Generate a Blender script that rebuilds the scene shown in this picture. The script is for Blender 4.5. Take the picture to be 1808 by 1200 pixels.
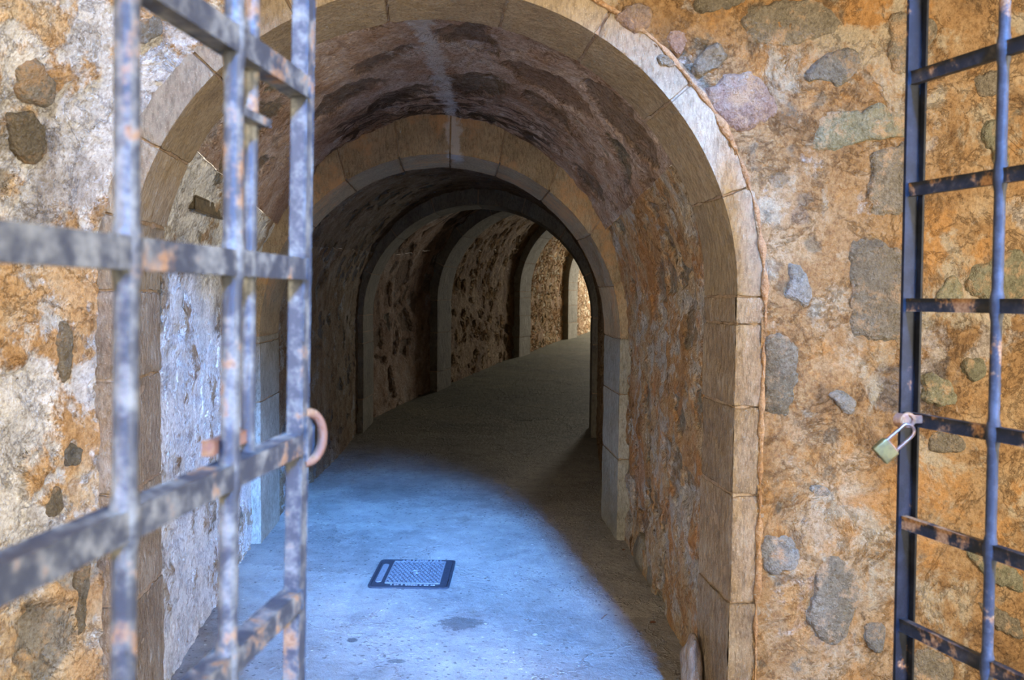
import bpy, bmesh, math, random
from mathutils import Vector, Matrix, noise
random.seed(7)
scene = bpy.context.scene
for o in list(bpy.data.objects): bpy.data.objects.remove(o)
COL = scene.collection
# ------------------------------------------------------------------ camera
F = 1500.0; CX, CY = 904.0, 600.0; CAMZ = 1.5
PITCH = math.atan(80 / F); ROLL = 0.010
cam = bpy.data.cameras.new('camera'); camo = bpy.data.objects.new('camera', cam); COL.objects.link(camo)
cam.sensor_width = 36.0; cam.lens = 36.0 * F / 1808.0; cam.clip_start = 0.02
cam.dof.use_dof = True; cam.dof.focus_distance = 4.2; cam.dof.aperture_fstop = 5.0
CM = Matrix.Rotation(math.pi / 2 - PITCH, 3, 'X') @ Matrix.Rotation(ROLL, 3, 'Z')
camo.matrix_world = Matrix.Translation((0, 0, CAMZ)) @ CM.to_4x4()
scene.camera = camo
CAM = Vector((0, 0, CAMZ))
def ray(px, py):
    return CM @ Vector(((px - CX) / F, (CY - py) / F, -1.0))
def at(px, py, y):                                  # the point on a pixel's ray at depth y
    d = ray(px, py); return CAM + d * (y / d.y)
def on_plane(px, py, p, n):
    d = ray(px, py); return CAM + d * ((Vector(p) - CAM).dot(n) / d.dot(n))
# ------------------------------------------------------------------ world, light, exposure
scene.view_settings.view_transform = 'Standard'; scene.view_settings.look = 'None'
scene.view_settings.gamma = 1.0; scene.view_settings.use_curve_mapping = False
scene.view_settings.exposure = 0.3
scene.cycles.use_denoising = True
scene.cycles.max_bounces = 6; scene.cycles.diffuse_bounces = 4; scene.cycles.use_adaptive_sampling = True; scene.cycles.adaptive_threshold = 0.05; scene.cycles.adaptive_min_samples = 16; scene.cycles.sample_clamp_indirect = 4.0
w = bpy.data.worlds.new('world'); scene.world = w; w.use_nodes = True
bg = w.node_tree.nodes['Background']; bg.inputs[0].default_value = (1.0, 0.86, 0.68, 1); bg.inputs[1].default_value = 0.95
def area(name, loc, target, sx, sy, col, watts, spread=180):
    l = bpy.data.lights.new(name, 'AREA'); l.shape = 'RECTANGLE'; l.size = sx; l.size_y = sy
    l.color = col; l.energy = watts; l.spread = math.radians(spread)
    o = bpy.data.objects.new(name, l); COL.objects.link(o); o.location = loc
    o.rotation_euler = (Vector(target) - Vector(loc)).to_track_quat('-Z', 'Y').to_euler()
    return o
area('sky_opening_light', (2.15, -5.0, 6.0), (-0.74, 5.4, -0.6), 0.5, 3.0, (0.10, 0.34, 1.0), 130, 19)
area('courtyard_light', (4.2, -0.9, 1.8), (-1.2, 3.0, 1.6), 1.5, 1.2, (1.0, 0.93, 0.82), 250)
area('jamb_fill_light', (-2.8, -2.6, 2.4), (0.9, 4.0, 1.3), 1.8, 1.8, (1.0, 0.88, 0.70), 150)  # soft fill added from behind left to brighten the right jamb and wall
area('far_exit_light', (3.7, 19.6, 1.9), (0.6, 14.0, 1.7), 1.2, 1.2, (1.0, 0.95, 0.82), 185)

# ------------------------------------------------------------------ node helpers
class NT:
    def __init__(s, name, displace=True):
        s.m = bpy.data.materials.new(name); s.m.use_nodes = True
        s.t = s.m.node_tree; s.n = s.t.nodes; s.n.clear()
        s.out = s.n.new('ShaderNodeOutputMaterial'); s.b = s.n.new('ShaderNodeBsdfPrincipled')
        s.t.links.new(s.b.outputs[0], s.out.inputs[0])
        if displace: s.m.displacement_method = 'BOTH'
        s.tc = s.n.new('ShaderNodeTexCoord').outputs['Object']
    def set(s, sock, v):
        if isinstance(v, bpy.types.NodeSocket): s.t.links.new(v, sock)
        else:
            if isinstance(v, (tuple, list)) and len(v) == 3 and sock.type == 'RGBA': v = (*v, 1)
            sock.default_value = v
    def map(s, vec, scale=(1, 1, 1), loc=(0, 0, 0), rot=(0, 0, 0)):
        n = s.n.new('ShaderNodeMapping'); s.set(n.inputs[0], vec)
        n.inputs['Scale'].default_value = scale; n.inputs['Location'].default_value = loc; n.inputs['Rotation'].default_value = rot
        return n.outputs[0]
    def noise(s, vec, scale, detail=4, rough=0.6, color=False, dist=0.0):
        n = s.n.new('ShaderNodeTexNoise'); s.set(n.inputs['Vector'], vec)
        n.inputs['Scale'].default_value = scale; n.inputs['Detail'].default_value = detail
        n.inputs['Roughness'].default_value = rough; n.inputs['Distortion'].default_value = dist
        return n.outputs['Color' if color else 'Fac']
    def vor(s, vec, scale, feature='F1', rnd=1.0):
        n = s.n.new('ShaderNodeTexVoronoi'); n.feature = feature; s.set(n.inputs['Vector'], vec)
        n.inputs['Scale'].default_value = scale; n.inputs['Randomness'].default_value = rnd
        return n
    def ramp(s, fac, stops, interp='LINEAR'):
        n = s.n.new('ShaderNodeValToRGB'); n.color_ramp.interpolation = interp
        e = n.color_ramp.elements
        while len(e) < len(stops): e.new(0.5)
        for el, (p, c) in zip(e, stops):
            el.position = p; el.color = (*c, 1) if isinstance(c, (tuple, list)) else (c, c, c, 1)
        s.set(n.inputs[0], fac); return n.outputs[0]
    def mix(s, fac, a, b, mode='MIX'):
        n = s.n.new('ShaderNodeMix'); n.data_type = 'RGBA'; n.blend_type = mode
        s.set(n.inputs[0], fac); s.set(n.inputs[6], a); s.set(n.inputs[7], b); return n.outputs[2]
    def math(s, op, a, b=0.0, c=None, clamp=False):
        n = s.n.new('ShaderNodeMath'); n.operation = op; n.use_clamp = clamp
        s.set(n.inputs[0], a); s.set(n.inputs[1], b)
        if c is not None: s.set(n.inputs[2], c)
        return n.outputs[0]
    def smooth(s, v, lo, hi):
        n = s.n.new('ShaderNodeMapRange'); n.interpolation_type = 'SMOOTHSTEP'
        s.set(n.inputs[0], v); s.set(n.inputs[1], lo); s.set(n.inputs[2], hi); return n.outputs[0]
    def vadd(s, a, b):
        n = s.n.new('ShaderNodeVectorMath'); n.operation = 'ADD'; s.set(n.inputs[0], a); s.set(n.inputs[1], b); return n.outputs[0]
    def vscale(s, a, k):
        n = s.n.new('ShaderNodeVectorMath'); n.operation = 'SCALE'; s.set(n.inputs[0], a); n.inputs['Scale'].default_value = k; return n.outputs[0]
    def sep(s, a):
        n = s.n.new('ShaderNodeSeparateXYZ'); s.set(n.inputs[0], a); return n.outputs
    def rnd(s):
        return s.n.new('ShaderNodeObjectInfo').outputs['Random']
    def finish(s, col, rough=0.85, height=None, metal=0.0, spec=0.3, bump=None, bumpd=0.01):
        s.set(s.b.inputs['Base Color'], col); s.set(s.b.inputs['Roughness'], rough); s.set(s.b.inputs['Metallic'], metal)
        s.set(s.b.inputs['Specular IOR Level'], spec)
        if height is not None:
            d = s.n.new('ShaderNodeDisplacement'); s.set(d.inputs['Height'], height)
            d.inputs['Midlevel'].default_value = 0.0; d.inputs['Scale'].default_value = 1.0
            s.t.links.new(d.outputs[0], s.out.inputs['Displacement'])
        if bump is not None:
            d = s.n.new('ShaderNodeBump'); s.set(d.inputs['Height'], bump); d.inputs['Distance'].default_value = bumpd
            s.t.links.new(d.outputs[0], s.b.inputs['Normal'])
        return s.m

def seep_stain(s, col, mould):
    """lime seepage running down the crown before the second arch, and black mould beside it"""
    x, y, z = s.sep(s.tc)[0], s.sep(s.tc)[1], s.sep(s.tc)[2]
    n = s.noise(s.tc, 7, 5, 0.7)
    if mould:
        ym = s.math('MULTIPLY', s.smooth(y, 4.15, 4.6), s.smooth(z, 2.30, 2.38))
        st = s.noise(s.map(s.tc, scale=(1.6, 7, 1)), 3.0, 6, 0.72)
        col = s.mix(s.math('MULTIPLY', s.math('MULTIPLY', ym, s.smooth(st, 0.46, 0.56)), 0.9), col, (0.045, 0.028, 0.018))
    d = s.math('ABSOLUTE', s.math('ADD', s.math('ADD', x, 0.355), s.math('MULTIPLY', s.math('SUBTRACT', n, 0.5), 0.22)))
    w_ = s.math('MULTIPLY', s.smooth(d, 0.055, 0.015), s.smooth(z, 2.2, 2.3))
    w_ = s.math('MULTIPLY', w_, s.smooth(y, 5.45, 5.2))
    return s.mix(s.math('MULTIPLY', w_, 0.75), col, (0.55, 0.53, 0.52))

def rubble(name, mortar, stones, scale=4.0, keep=0.45, stone_h=0.018, rough_h=0.03, plaster=None, plaster_amt=0.0,
           small=True, pits=(0.05, 0.03, 0.015), pit_amt=0.5, stretch=(1, 1, 1), tint=None, edge=0.08, seep=False, accents=None):
    s = NT(name)
    v = s.map(s.tc, scale=stretch)
    warp = s.vscale(s.noise(v, 3.5, 3, 0.6, color=True), 0.16)
    vv = s.vadd(v, warp)
    V = s.vor(vv, scale); E = s.vor(vv, scale, 'DISTANCE_TO_EDGE')
    cell = s.sep(V.outputs['Color'])
    n1 = s.noise(v, 9, 6, 0.65)
    ed = s.math('ADD', E.outputs['Distance'], s.math('MULTIPLY', s.math('SUBTRACT', n1, 0.5), 0.22))
    m = s.smooth(ed, edge, edge + 0.07)
    m = s.math('MULTIPLY', m, s.smooth(cell[0], 1 - keep, 1 - keep + 0.02))
    if small:
        vw = s.vadd(v, s.vscale(s.noise(v, 9, 3, 0.6, color=True), 0.07))
        V2 = s.vor(vw, scale * 2.9); c2 = s.sep(V2.outputs['Color'])
        m2 = s.math('MULTIPLY', s.smooth(s.math('ADD', V2.outputs['Distance'], s.math('MULTIPLY', n1, 0.5)), 0.60, 0.46), s.smooth(c2[1], 0.70, 0.74))
    big = s.noise(v, 1.3, 5, 0.6); mid = s.noise(v, 6.5, 6, 0.66, dist=0.15); fine = s.noise(v, 70, 5, 0.75); spk = s.noise(v, 190, 2, 0.7)
    tone = s.math('ADD', s.math('MULTIPLY', big, 0.45), s.math('MULTIPLY', mid, 0.55))
    mc = s.ramp(tone, [(0.34, mortar[0]), (0.46, mortar[1]), (0.56, mortar[2]), (0.68, mortar[3])])
    sc_ = s.ramp(cell[1], [(0.0, stones[0]), (0.33, stones[1]), (0.66, stones[2]), (1.0, stones[3])])
    sc_ = s.mix(s.smooth(s.noise(v, 14, 6, 0.75), 0.45, 0.75), sc_, mortar[1])
    col = s.mix(m, mc, sc_)
    h = s.math('MULTIPLY', m, stone_h)
    if small:
        sc2 = s.ramp(c2[0], [(0.0, stones[3]), (0.4, stones[1]), (0.7, stones[0]), (1.0, stones[2])])
        col = s.mix(s.math('MULTIPLY', m2, 0.6), col, sc2)
        h = s.math('ADD', h, s.math('MULTIPLY', m2, stone_h * 0.5))
    if plaster:
        pm = s.smooth(s.math('ADD', s.math('MULTIPLY', s.noise(v, 2.2, 6, 0.68), 0.75), s.math('MULTIPLY', mid, 0.25)), 0.62 - plaster_amt * 0.3, 0.67 - plaster_amt * 0.3)
        col = s.mix(pm, col, s.mix(s.smooth(mid, 0.4, 0.7), plaster, tuple(min(1, x * 0.72) for x in plaster)))
        h = s.math('ADD', h, s.math('MULTIPLY', pm, 0.008))
    pit = s.smooth(s.noise(v, 17, 5, 0.7, dist=1.2), 0.66, 0.74)
    col = s.mix(s.math('MULTIPLY', pit, pit_amt), col, pits)
    col = s.mix(s.smooth(fine, 0.40, 0.70), col, s.mix(1.0, col, (0.55, 0.5, 0.45), 'MULTIPLY'))
    col = s.mix(s.math('MULTIPLY', s.smooth(spk, 0.58, 0.72), 0.2), col, s.mix(1.0, col, (1.7, 1.6, 1.5), 'MULTIPLY'))
    bigp = s.noise(s.map(v, loc=(3, 7, 1)), 2.8, 7, 0.72, dist=0.8)
    col = s.mix(s.math('MULTIPLY', s.smooth(bigp, 0.52, 0.66), 0.75), col, s.mix(1.0, col, (0.50, 0.46, 0.44), 'MULTIPLY'))
    rg = s.math('ABSOLUTE', s.math('SUBTRACT', s.noise(s.map(v, loc=(5, 2, 8)), 5.0, 7, 0.7, dist=0.5), 0.5))
    crv = s.smooth(rg, 0.018, 0.0)
    col = s.mix(s.math('MULTIPLY', crv, 0.2), col, pits)
    if accents:
        for q, (ac, sc_a, lo, amt) in enumerate(accents):
            an = s.noise(s.map(v, loc=(11 + q * 3.7, 4 - q, q * 5.1)), sc_a, 8, 0.7, dist=0.4)
            am = s.math('MULTIPLY', s.smooth(an, lo, lo + 0.09), amt)
            col = s.mix(am, col, s.mix(s.smooth(fine, 0.35, 0.65), ac, tuple(x * 0.7 for x in ac)))
            if sum(ac) < 0.3: h = s.math('SUBTRACT', h, s.math('MULTIPLY', am, 0.010))
    if tint: col = s.mix(1.0, col, tint, 'MULTIPLY')
    if seep: col = seep_stain(s, col, True)
    h = s.math('ADD', h, s.math('MULTIPLY', s.math('SUBTRACT', mid, 0.5), rough_h))
    h = s.math('ADD', h, s.math('MULTIPLY', s.math('SUBTRACT', s.noise(v, 22, 6, 0.7), 0.5), rough_h * 0.5))
    h = s.math('ADD', h, s.math('MULTIPLY', s.math('SUBTRACT', fine, 0.5), 0.004))
    h = s.math('SUBTRACT', h, s.math('MULTIPLY', pit, 0.012)); h = s.math('SUBTRACT', h, s.math('MULTIPLY', crv, 0.006))
    return s.finish(col, 0.9, h, spec=0.2)

def ashlar(name, c0, c1, c2, rand=0.25, hgt=0.006, stain=None, grain=0.35):
    s = NT(name)
    r = s.rnd()
    off = s.n.new('ShaderNodeCombineXYZ'); s.set(off.inputs[0], s.math('MULTIPLY', r, 17.0)); s.set(off.inputs[2], s.math('MULTIPLY', r, 9.0))
    v = s.vadd(s.tc, off.outputs[0])
    a = s.noise(v, 4, 6, 0.65); g = s.noise(s.map(v, scale=(1, 1, grain)), 85, 4, 0.7); f = s.noise(v, 160, 3, 0.7); t = s.noise(s.map(v, scale=(1, 1, 0.05 + grain)), 26, 4, 0.65)
    col = s.ramp(s.math('ADD', s.math('MULTIPLY', a, 0.7), s.math('MULTIPLY', t, 0.3)), [(0.36, c0), (0.5, c1), (0.64, c2)])
    col = s.mix(s.math('MULTIPLY', s.smooth(g, 0.40, 0.70), 0.75), col, s.mix(1.0, col, (0.45, 0.42, 0.4), 'MULTIPLY'))
    col = s.mix(s.math('MULTIPLY', s.smooth(f, 0.57, 0.68), 0.35), col, tuple(min(1, x * 1.7) for x in c2))
    if stain:
        col = s.mix(s.math('MULTIPLY', s.smooth(s.noise(s.tc, 2.6 if grain < 0.9 else 9.0, 6, 0.75), 0.5, 0.63), 0.7), col, stain)
    if stain and grain < 0.9: col = seep_stain(s, col, False)
    k = s.math('MULTIPLY_ADD', r, rand, 1.0 - rand * 0.5)
    kk = s.n.new('ShaderNodeCombineColor'); [s.set(kk.inputs[i], k) for i in range(3)]
    col = s.mix(1.0, col, kk.outputs[0], 'MULTIPLY')
    h = s.math('ADD', s.math('MULTIPLY', s.math('SUBTRACT', a, 0.5), hgt * 2), s.math('MULTIPLY', s.math('SUBTRACT', g, 0.5), hgt * 0.6))
    h = s.math('ADD', h, s.math('MULTIPLY', s.math('SUBTRACT', t, 0.5), hgt * 1.6))
    return s.finish(col, 0.85, h, spec=0.25)

OCHRE = [(0.14, 0.086, 0.040), (0.28, 0.156, 0.060), (0.355, 0.228, 0.108), (0.42, 0.335, 0.215)]
STN = [(0.135, 0.115, 0.075), (0.17, 0.135, 0.085), (0.115, 0.115, 0.09), (0.20, 0.13, 0.085)]
M = {}
M['front'] = rubble('ochre rubble mortar', OCHRE, STN, scale=3.2, keep=0.30, stone_h=0.010, rough_h=0.038, plaster=(0.44, 0.36, 0.27), plaster_amt=0.12, pit_amt=0.55,
    accents=[((0.42, 0.20, 0.055), 2.4, 0.50, 0.7), ((0.40, 0.335, 0.22), 3.3, 0.54, 0.75), ((0.15, 0.13, 0.09), 4.6, 0.60, 0.8), ((0.07, 0.035, 0.015), 8.0, 0.66, 0.85)])
M['leftwall'] = rubble('pale limewashed rubble', [(0.50, 0.28, 0.11), (0.66, 0.42, 0.2), (0.72, 0.58, 0.38), (0.75, 0.68, 0.55)], [(0.33, 0.31, 0.25), (0.36, 0.31, 0.23), (0.45, 0.42, 0.34), (0.5, 0.34, 0.2)],
                       scale=4.0, keep=0.35, stone_h=0.015, rough_h=0.04, plaster=(0.84, 0.81, 0.73), plaster_amt=0.50, pit_amt=0.35)
M['bay_pale'] = rubble('worn white plaster over rubble', [(0.34, 0.22, 0.12), (0.42, 0.30, 0.18), (0.5, 0.42, 0.3), (0.6, 0.54, 0.44)], [(0.20, 0.19, 0.15), (0.26, 0.22, 0.16), (0.33, 0.3, 0.24), (0.3, 0.2, 0.12)],
                       scale=4.5, keep=0.3, stone_h=0.012, rough_h=0.025, plaster=(0.88, 0.87, 0.80), plaster_amt=0.62, pit_amt=0.45)
M['bay_right'] = rubble('rust stained rubble', [(0.28, 0.15, 0.06), (0.44, 0.25, 0.11), (0.48, 0.36, 0.22), (0.55, 0.5, 0.41)], [(0.2,.17,.12),(0.26,.2,.13),(0.2,.2,.16),(0.3,.2,.13)], scale=4.5, keep=0.35, stone_h=0.02, rough_h=0.045,
                        plaster=(0.55, 0.49, 0.41), plaster_amt=0.30, pits=(0.10, 0.04, 0.012), pit_amt=0.8, accents=[((0.46, 0.21, 0.07), 2.8, 0.52, 0.7), ((0.5, 0.46, 0.4), 3.6, 0.52, 0.75), ((0.11, 0.05, 0.018), 6.0, 0.60, 0.9)])
M['vault'] = rubble('mauve and rust vault rubble', [(0.22, 0.12, 0.065), (0.38, 0.25, 0.17), (0.50, 0.38, 0.30), (0.58, 0.50, 0.44)], [(0.20, 0.15, 0.11), (0.26, 0.17, 0.115), (0.16, 0.14, 0.10), (0.30, 0.21, 0.15)],
                    scale=2.9, keep=0.6, stone_h=0.02, rough_h=0.05, plaster=(0.62, 0.54, 0.47), plaster_amt=0.18, pits=(0.08, 0.04, 0.02), pit_amt=0.7, seep=True)
M['dark'] = rubble('dark brown rubble', [(0.07, 0.045, 0.025), (0.16, 0.105, 0.06), (0.24, 0.17, 0.11), (0.36, 0.31, 0.25)], [(0.06, 0.06, 0.055), (0.10, 0.09, 0.07), (0.09, 0.09, 0.09), (0.17, 0.115, 0.075)],
                   scale=4.5, keep=0.4, stone_h=0.02, rough_h=0.05, plaster=(0.3, 0.28, 0.25), plaster_amt=0.15, pit_amt=0.7)  # darkest of the rubble colour sets
M['dark_left_lit'] = rubble('dark rubble with light painted in', [(0.14, 0.08, 0.045), (0.26, 0.17, 0.095), (0.34, 0.27, 0.19), (0.48, 0.44, 0.38)], [(0.10, 0.10, 0.095), (0.17, 0.15, 0.12), (0.14, 0.14, 0.145), (0.26, 0.18, 0.12)],
                   scale=4.5, keep=0.4, stone_h=0.02, rough_h=0.05, plaster=(0.46, 0.45, 0.42), plaster_amt=0.22, pit_amt=0.8)  # lighter copy of the dark rubble, the left wall's light put into its colours
M['brown'] = rubble('streaked brown rubble', [(0.10, 0.055, 0.028), (0.22, 0.13, 0.065), (0.32, 0.22, 0.12), (0.42, 0.33, 0.22)], [(0.17, 0.12, 0.07), (0.25, 0.17, 0.1), (0.32, 0.25, 0.16), (0.2, 0.13, 0.07)],
                    scale=5.5, keep=0.55, stone_h=0.035, rough_h=0.05, pit_amt=0.8)
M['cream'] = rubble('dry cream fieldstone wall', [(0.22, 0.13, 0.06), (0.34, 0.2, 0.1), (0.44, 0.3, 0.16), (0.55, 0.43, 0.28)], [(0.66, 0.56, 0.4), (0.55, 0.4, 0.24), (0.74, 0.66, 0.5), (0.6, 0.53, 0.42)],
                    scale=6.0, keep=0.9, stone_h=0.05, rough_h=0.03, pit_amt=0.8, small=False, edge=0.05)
M['arch'] = ashlar('tooled tan sandstone', (0.235, 0.17, 0.10), (0.31, 0.23, 0.135), (0.38, 0.29, 0.18), 0.22, 0.006)
M['jamb'] = ashlar('rough tooled brown sandstone', (0.20, 0.14, 0.085), (0.29, 0.21, 0.13), (0.38, 0.31, 0.22), 0.3, 0.012)
M['arch_in'] = ashlar('orange stained sandstone', (0.28, 0.21, 0.125), (0.37, 0.28, 0.17), (0.46, 0.34, 0.2), 0.2, 0.006, stain=(0.52, 0.29, 0.13))
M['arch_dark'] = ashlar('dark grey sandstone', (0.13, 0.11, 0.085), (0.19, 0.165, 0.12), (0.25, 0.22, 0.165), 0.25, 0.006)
M['arch_far'] = ashlar('pale grey sandstone', (0.24, 0.22, 0.17), (0.32, 0.3, 0.24), (0.4, 0.37, 0.3), 0.2, 0.006)
M['joint'] = ashlar('pale orange lime mortar', (0.30, 0.20, 0.12), (0.36, 0.25, 0.155), (0.42, 0.32, 0.21), 0.0, 0.004)
M['bead'] = ashlar('orange lime pointing', (0.34, 0.17, 0.065), (0.42, 0.24, 0.11), (0.50, 0.34, 0.19), 0.0, 0.012, grain=0.95)
def stone_mat(name, a, b, c):
    return ashlar(name, a, b, c, 0.3, 0.016, stain=(0.38, 0.235, 0.115), grain=0.95)
M['st_grey'] = stone_mat('olive grey fieldstone', (0.12, 0.095, 0.055), (0.17, 0.135, 0.085), (0.22, 0.18, 0.12))
M['st_red'] = stone_mat('reddish brown fieldstone', (0.17, 0.105, 0.065), (0.24, 0.15, 0.10), (0.30, 0.22, 0.15))
M['st_green'] = stone_mat('green grey fieldstone', (0.13, 0.115, 0.06), (0.18, 0.16, 0.09), (0.23, 0.21, 0.135))
M['st_pale'] = stone_mat('pale grey fieldstone', (0.135, 0.12, 0.088), (0.19, 0.165, 0.12), (0.25, 0.215, 0.16))

SPOTS = [(810, 1100, 0.10, 0.075, (0.10, 0.10, 0.105), 0.75), (622, 1130, 0.025, 0.022, (0.07, 0.07, 0.075), 0.9), (700, 1167, 0.04, 0.02, (0.12, 0.12, 0.12), 0.85), (560, 790, 0.25, 0.4, (0.14, 0.14, 0.14), 0.6), (680, 870, 0.3, 0.3, (0.17, 0.17, 0.17), 0.5)]
def floor_mat(name, tint=None):
    s = NT(name)
    v = s.tc
    a = s.noise(v, 1.4, 5, 0.6); b = s.noise(v, 9, 6, 0.7); f = s.noise(v, 120, 4, 0.75); c = s.noise(v, 38, 5, 0.7)
    col = s.ramp(s.math('ADD', s.math('MULTIPLY', a, 0.55), s.math('MULTIPLY', b, 0.45)), [(0.36, (0.20, 0.20, 0.20)), (0.5, (0.31, 0.31, 0.305)), (0.64, (0.42, 0.41, 0.39))])
    # exposed aggregate chips, denser in a band right of the middle
    V = s.vor(s.vadd(s.map(v, scale=(1, 1.2, 1), rot=(0, 0, 0.3)), s.vscale(s.noise(v, 30, 3, 0.6, color=True), 0.035)), 36); cc = s.sep(V.outputs['Color'])
    zone = s.smooth(s.noise(v, 1.1, 3, 0.5), 0.42, 0.60)
    chip = s.math('MULTIPLY', s.smooth(V.outputs['Distance'], 0.34, 0.22), s.smooth(s.math('ADD', cc[0], s.math('MULTIPLY', zone, 0.5)), 0.84, 0.9))
    col = s.mix(s.math('MULTIPLY', chip, 0.85), col, s.ramp(cc[1], [(0.0, (0.09, 0.09, 0.10)), (0.8, (0.15, 0.14, 0.13)), (0.9, (0.55, 0.54, 0.5))]))
    pv = s.vor(s.vadd(v, s.vscale(s.noise(v, 4, 5, 0.75, color=True), 0.35)), 1.5); pc = s.sep(pv.outputs['Color'])
    col = s.mix(s.smooth(pc[0], 0.55, 0.60), col, s.mix(1.0, col, (1.10, 1.10, 1.09), 'MULTIPLY'))
    col = s.mix(s.smooth(pc[1], 0.66, 0.72), col, s.mix(1.0, col, (0.86, 0.86, 0.87), 'MULTIPLY'))
    # a few dark stones and one roughly hacked patch in the concrete
    n20 = s.noise(v, 28, 5, 0.75)
    for (px, py, rx, ry, cc_, amt) in SPOTS:
        g = CAM + ray(px, py) * (-CAMZ / ray(px, py).z)
        q = s.map(v, scale=(1 / rx, 1 / ry, 0), loc=(-g.x / rx, -g.y / ry, 0))
        ln = s.n.new('ShaderNodeVectorMath'); ln.operation = 'LENGTH'; s.set(ln.inputs[0], q)
        dd = s.math('ADD', ln.outputs['Value'], s.math('MULTIPLY', s.math('SUBTRACT', n20, 0.5), 2.4 if amt < 0.8 else 0.9))
        col = s.mix(s.math('MULTIPLY', s.smooth(dd, 1.1, 0.8), amt), col, cc_)
    col = s.mix(s.math('MULTIPLY', s.smooth(f, 0.5, 0.72), 0.6), col, s.mix(1.0, col, (0.45, 0.45, 0.46), 'MULTIPLY'))
    col = s.mix(1.0, col, s.mix(s.smooth(s.math('ADD', s.sep(v)[1], s.math('MULTIPLY', a, 2.0)), 7.5, 12.5), (0.98, 0.90, 0.80), (0.40, 0.40, 0.25)), 'MULTIPLY')   # darker and greener deeper in
    col = s.mix(s.math('MULTIPLY', s.smooth(s.noise(v, 3.2, 7, 0.78, dist=1.0), 0.54, 0.66), 0.55), col, (0.17, 0.165, 0.16))
    crack = s.vor(s.vadd(v, s.vscale(s.noise(v, 3, 5, 0.7, color=True), 0.5)), 0.9, 'DISTANCE_TO_EDGE')
    ck = s.smooth(crack.outputs['Distance'], 0.012, 0.003)
    col = s.mix(s.math('MULTIPLY', ck, 0.15), col, (0.12, 0.12, 0.12))
    h = s.math('ADD', s.math('MULTIPLY', b, 0.012), s.math('MULTIPLY', c, 0.011))
    h = s.math('ADD', h, s.math('MULTIPLY', f, 0.0025)); h = s.math('SUBTRACT', h, s.math('MULTIPLY', ck, 0.004))
    h = s.math('ADD', h, s.math('MULTIPLY', chip, -0.002)); h = s.math('SUBTRACT', h, 0.013)
    return s.finish(col, 0.75, h, spec=0.35)
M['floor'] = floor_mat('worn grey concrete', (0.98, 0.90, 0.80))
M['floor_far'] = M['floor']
def iron(name, paint, pale, rust_amt, dust, spec=0.5):
    s = NT(name, False); v = s.tc
    n = s.noise(v, 26, 6, 0.7); m = s.noise(s.map(v, scale=(1, 1, 0.6)), 9, 5, 0.65); f = s.noise(v, 160, 3, 0.7)
    col = s.mix(s.smooth(n, 0.42, 0.68), paint, pale)
    r = s.smooth(s.math('ADD', s.math('MULTIPLY', m, 0.6), s.math('MULTIPLY', n, 0.4)), 0.62 - rust_amt, 0.68 - rust_amt)
    col = s.mix(s.math('MULTIPLY', r, 0.9), col, s.ramp(f, [(0.35, (0.20, 0.085, 0.03)), (0.65, (0.42, 0.23, 0.10))]))
    rough = s.math('ADD', s.math('MULTIPLY', r, 0.35), dust)
    return s.finish(col, rough, None, spec=spec, bump=s.math('ADD', s.math('MULTIPLY', n, 0.7), s.math('MULTIPLY', f, 0.3)), bumpd=0.002)
M['iron_lit'] = iron('lit grey painted iron with rust', (0.045, 0.05, 0.06), (0.24, 0.235, 0.20), 0.08, 0.5)  # black paint of the lit left leaf, the light on it painted in as grey
M['iron_black'] = iron('black painted iron with rust', (0.006, 0.007, 0.010), (0.016, 0.018, 0.024), 0.04, 0.55, 0.22)
M['iron_rod'] = iron('dark worn iron rod', (0.03, 0.033, 0.042), (0.07, 0.075, 0.09), 0.06, 0.55, 0.3)
M['iron_cross'] = iron('black iron crossbar with rust', (0.012, 0.014, 0.018), (0.05, 0.042, 0.035), 0.10, 0.55, 0.25)
M['rust'] = iron('orange rusted iron', (0.22, 0.10, 0.055), (0.28, 0.155, 0.10), 0.12, 0.7)
def simple(name, col, rough=0.5, metal=0.0, var=0.3, sc=40, bumpd=0.001):
    s = NT(name, False); n = s.noise(s.tc, sc, 5, 0.7)
    c = s.mix(s.smooth(n, 0.35, 0.7), col, tuple(x * (1 - var) for x in col))
    return s.finish(c, rough, None, metal=metal, spec=0.5, bump=n, bumpd=bumpd)
M['brass'] = simple('tarnished brass', (0.22, 0.165, 0.05), 0.5, 0.5, 0.5, 60)
M['steel'] = simple('rust tinged steel', (0.42, 0.31, 0.27), 0.28, 0.85, 0.4, 60)
M['castiron'] = simple('dark cast iron', (0.05, 0.055, 0.07), 0.55, 0.2, 0.4, 60)
M['castiron_worn'] = simple('worn bright cast iron', (0.24, 0.25, 0.27), 0.5, 0.1, 0.4, 60)
M['wood'] = simple('weathered olive wood', (0.16, 0.12, 0.065), 0.85, 0, 0.6, 30, 0.004)
M['leaf'] = simple('dry leaf', (0.26, 0.10, 0.04), 0.8, 0, 0.4, 30)
M['grit'] = simple('grey pebble', (0.26, 0.25, 0.23), 0.8, 0, 0.5, 50)
M['boulder'] = ashlar('smooth ochre boulder', (0.2, 0.15, 0.1), (0.28, 0.21, 0.14), (0.36, 0.28, 0.19), 0, 0.006)

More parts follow.
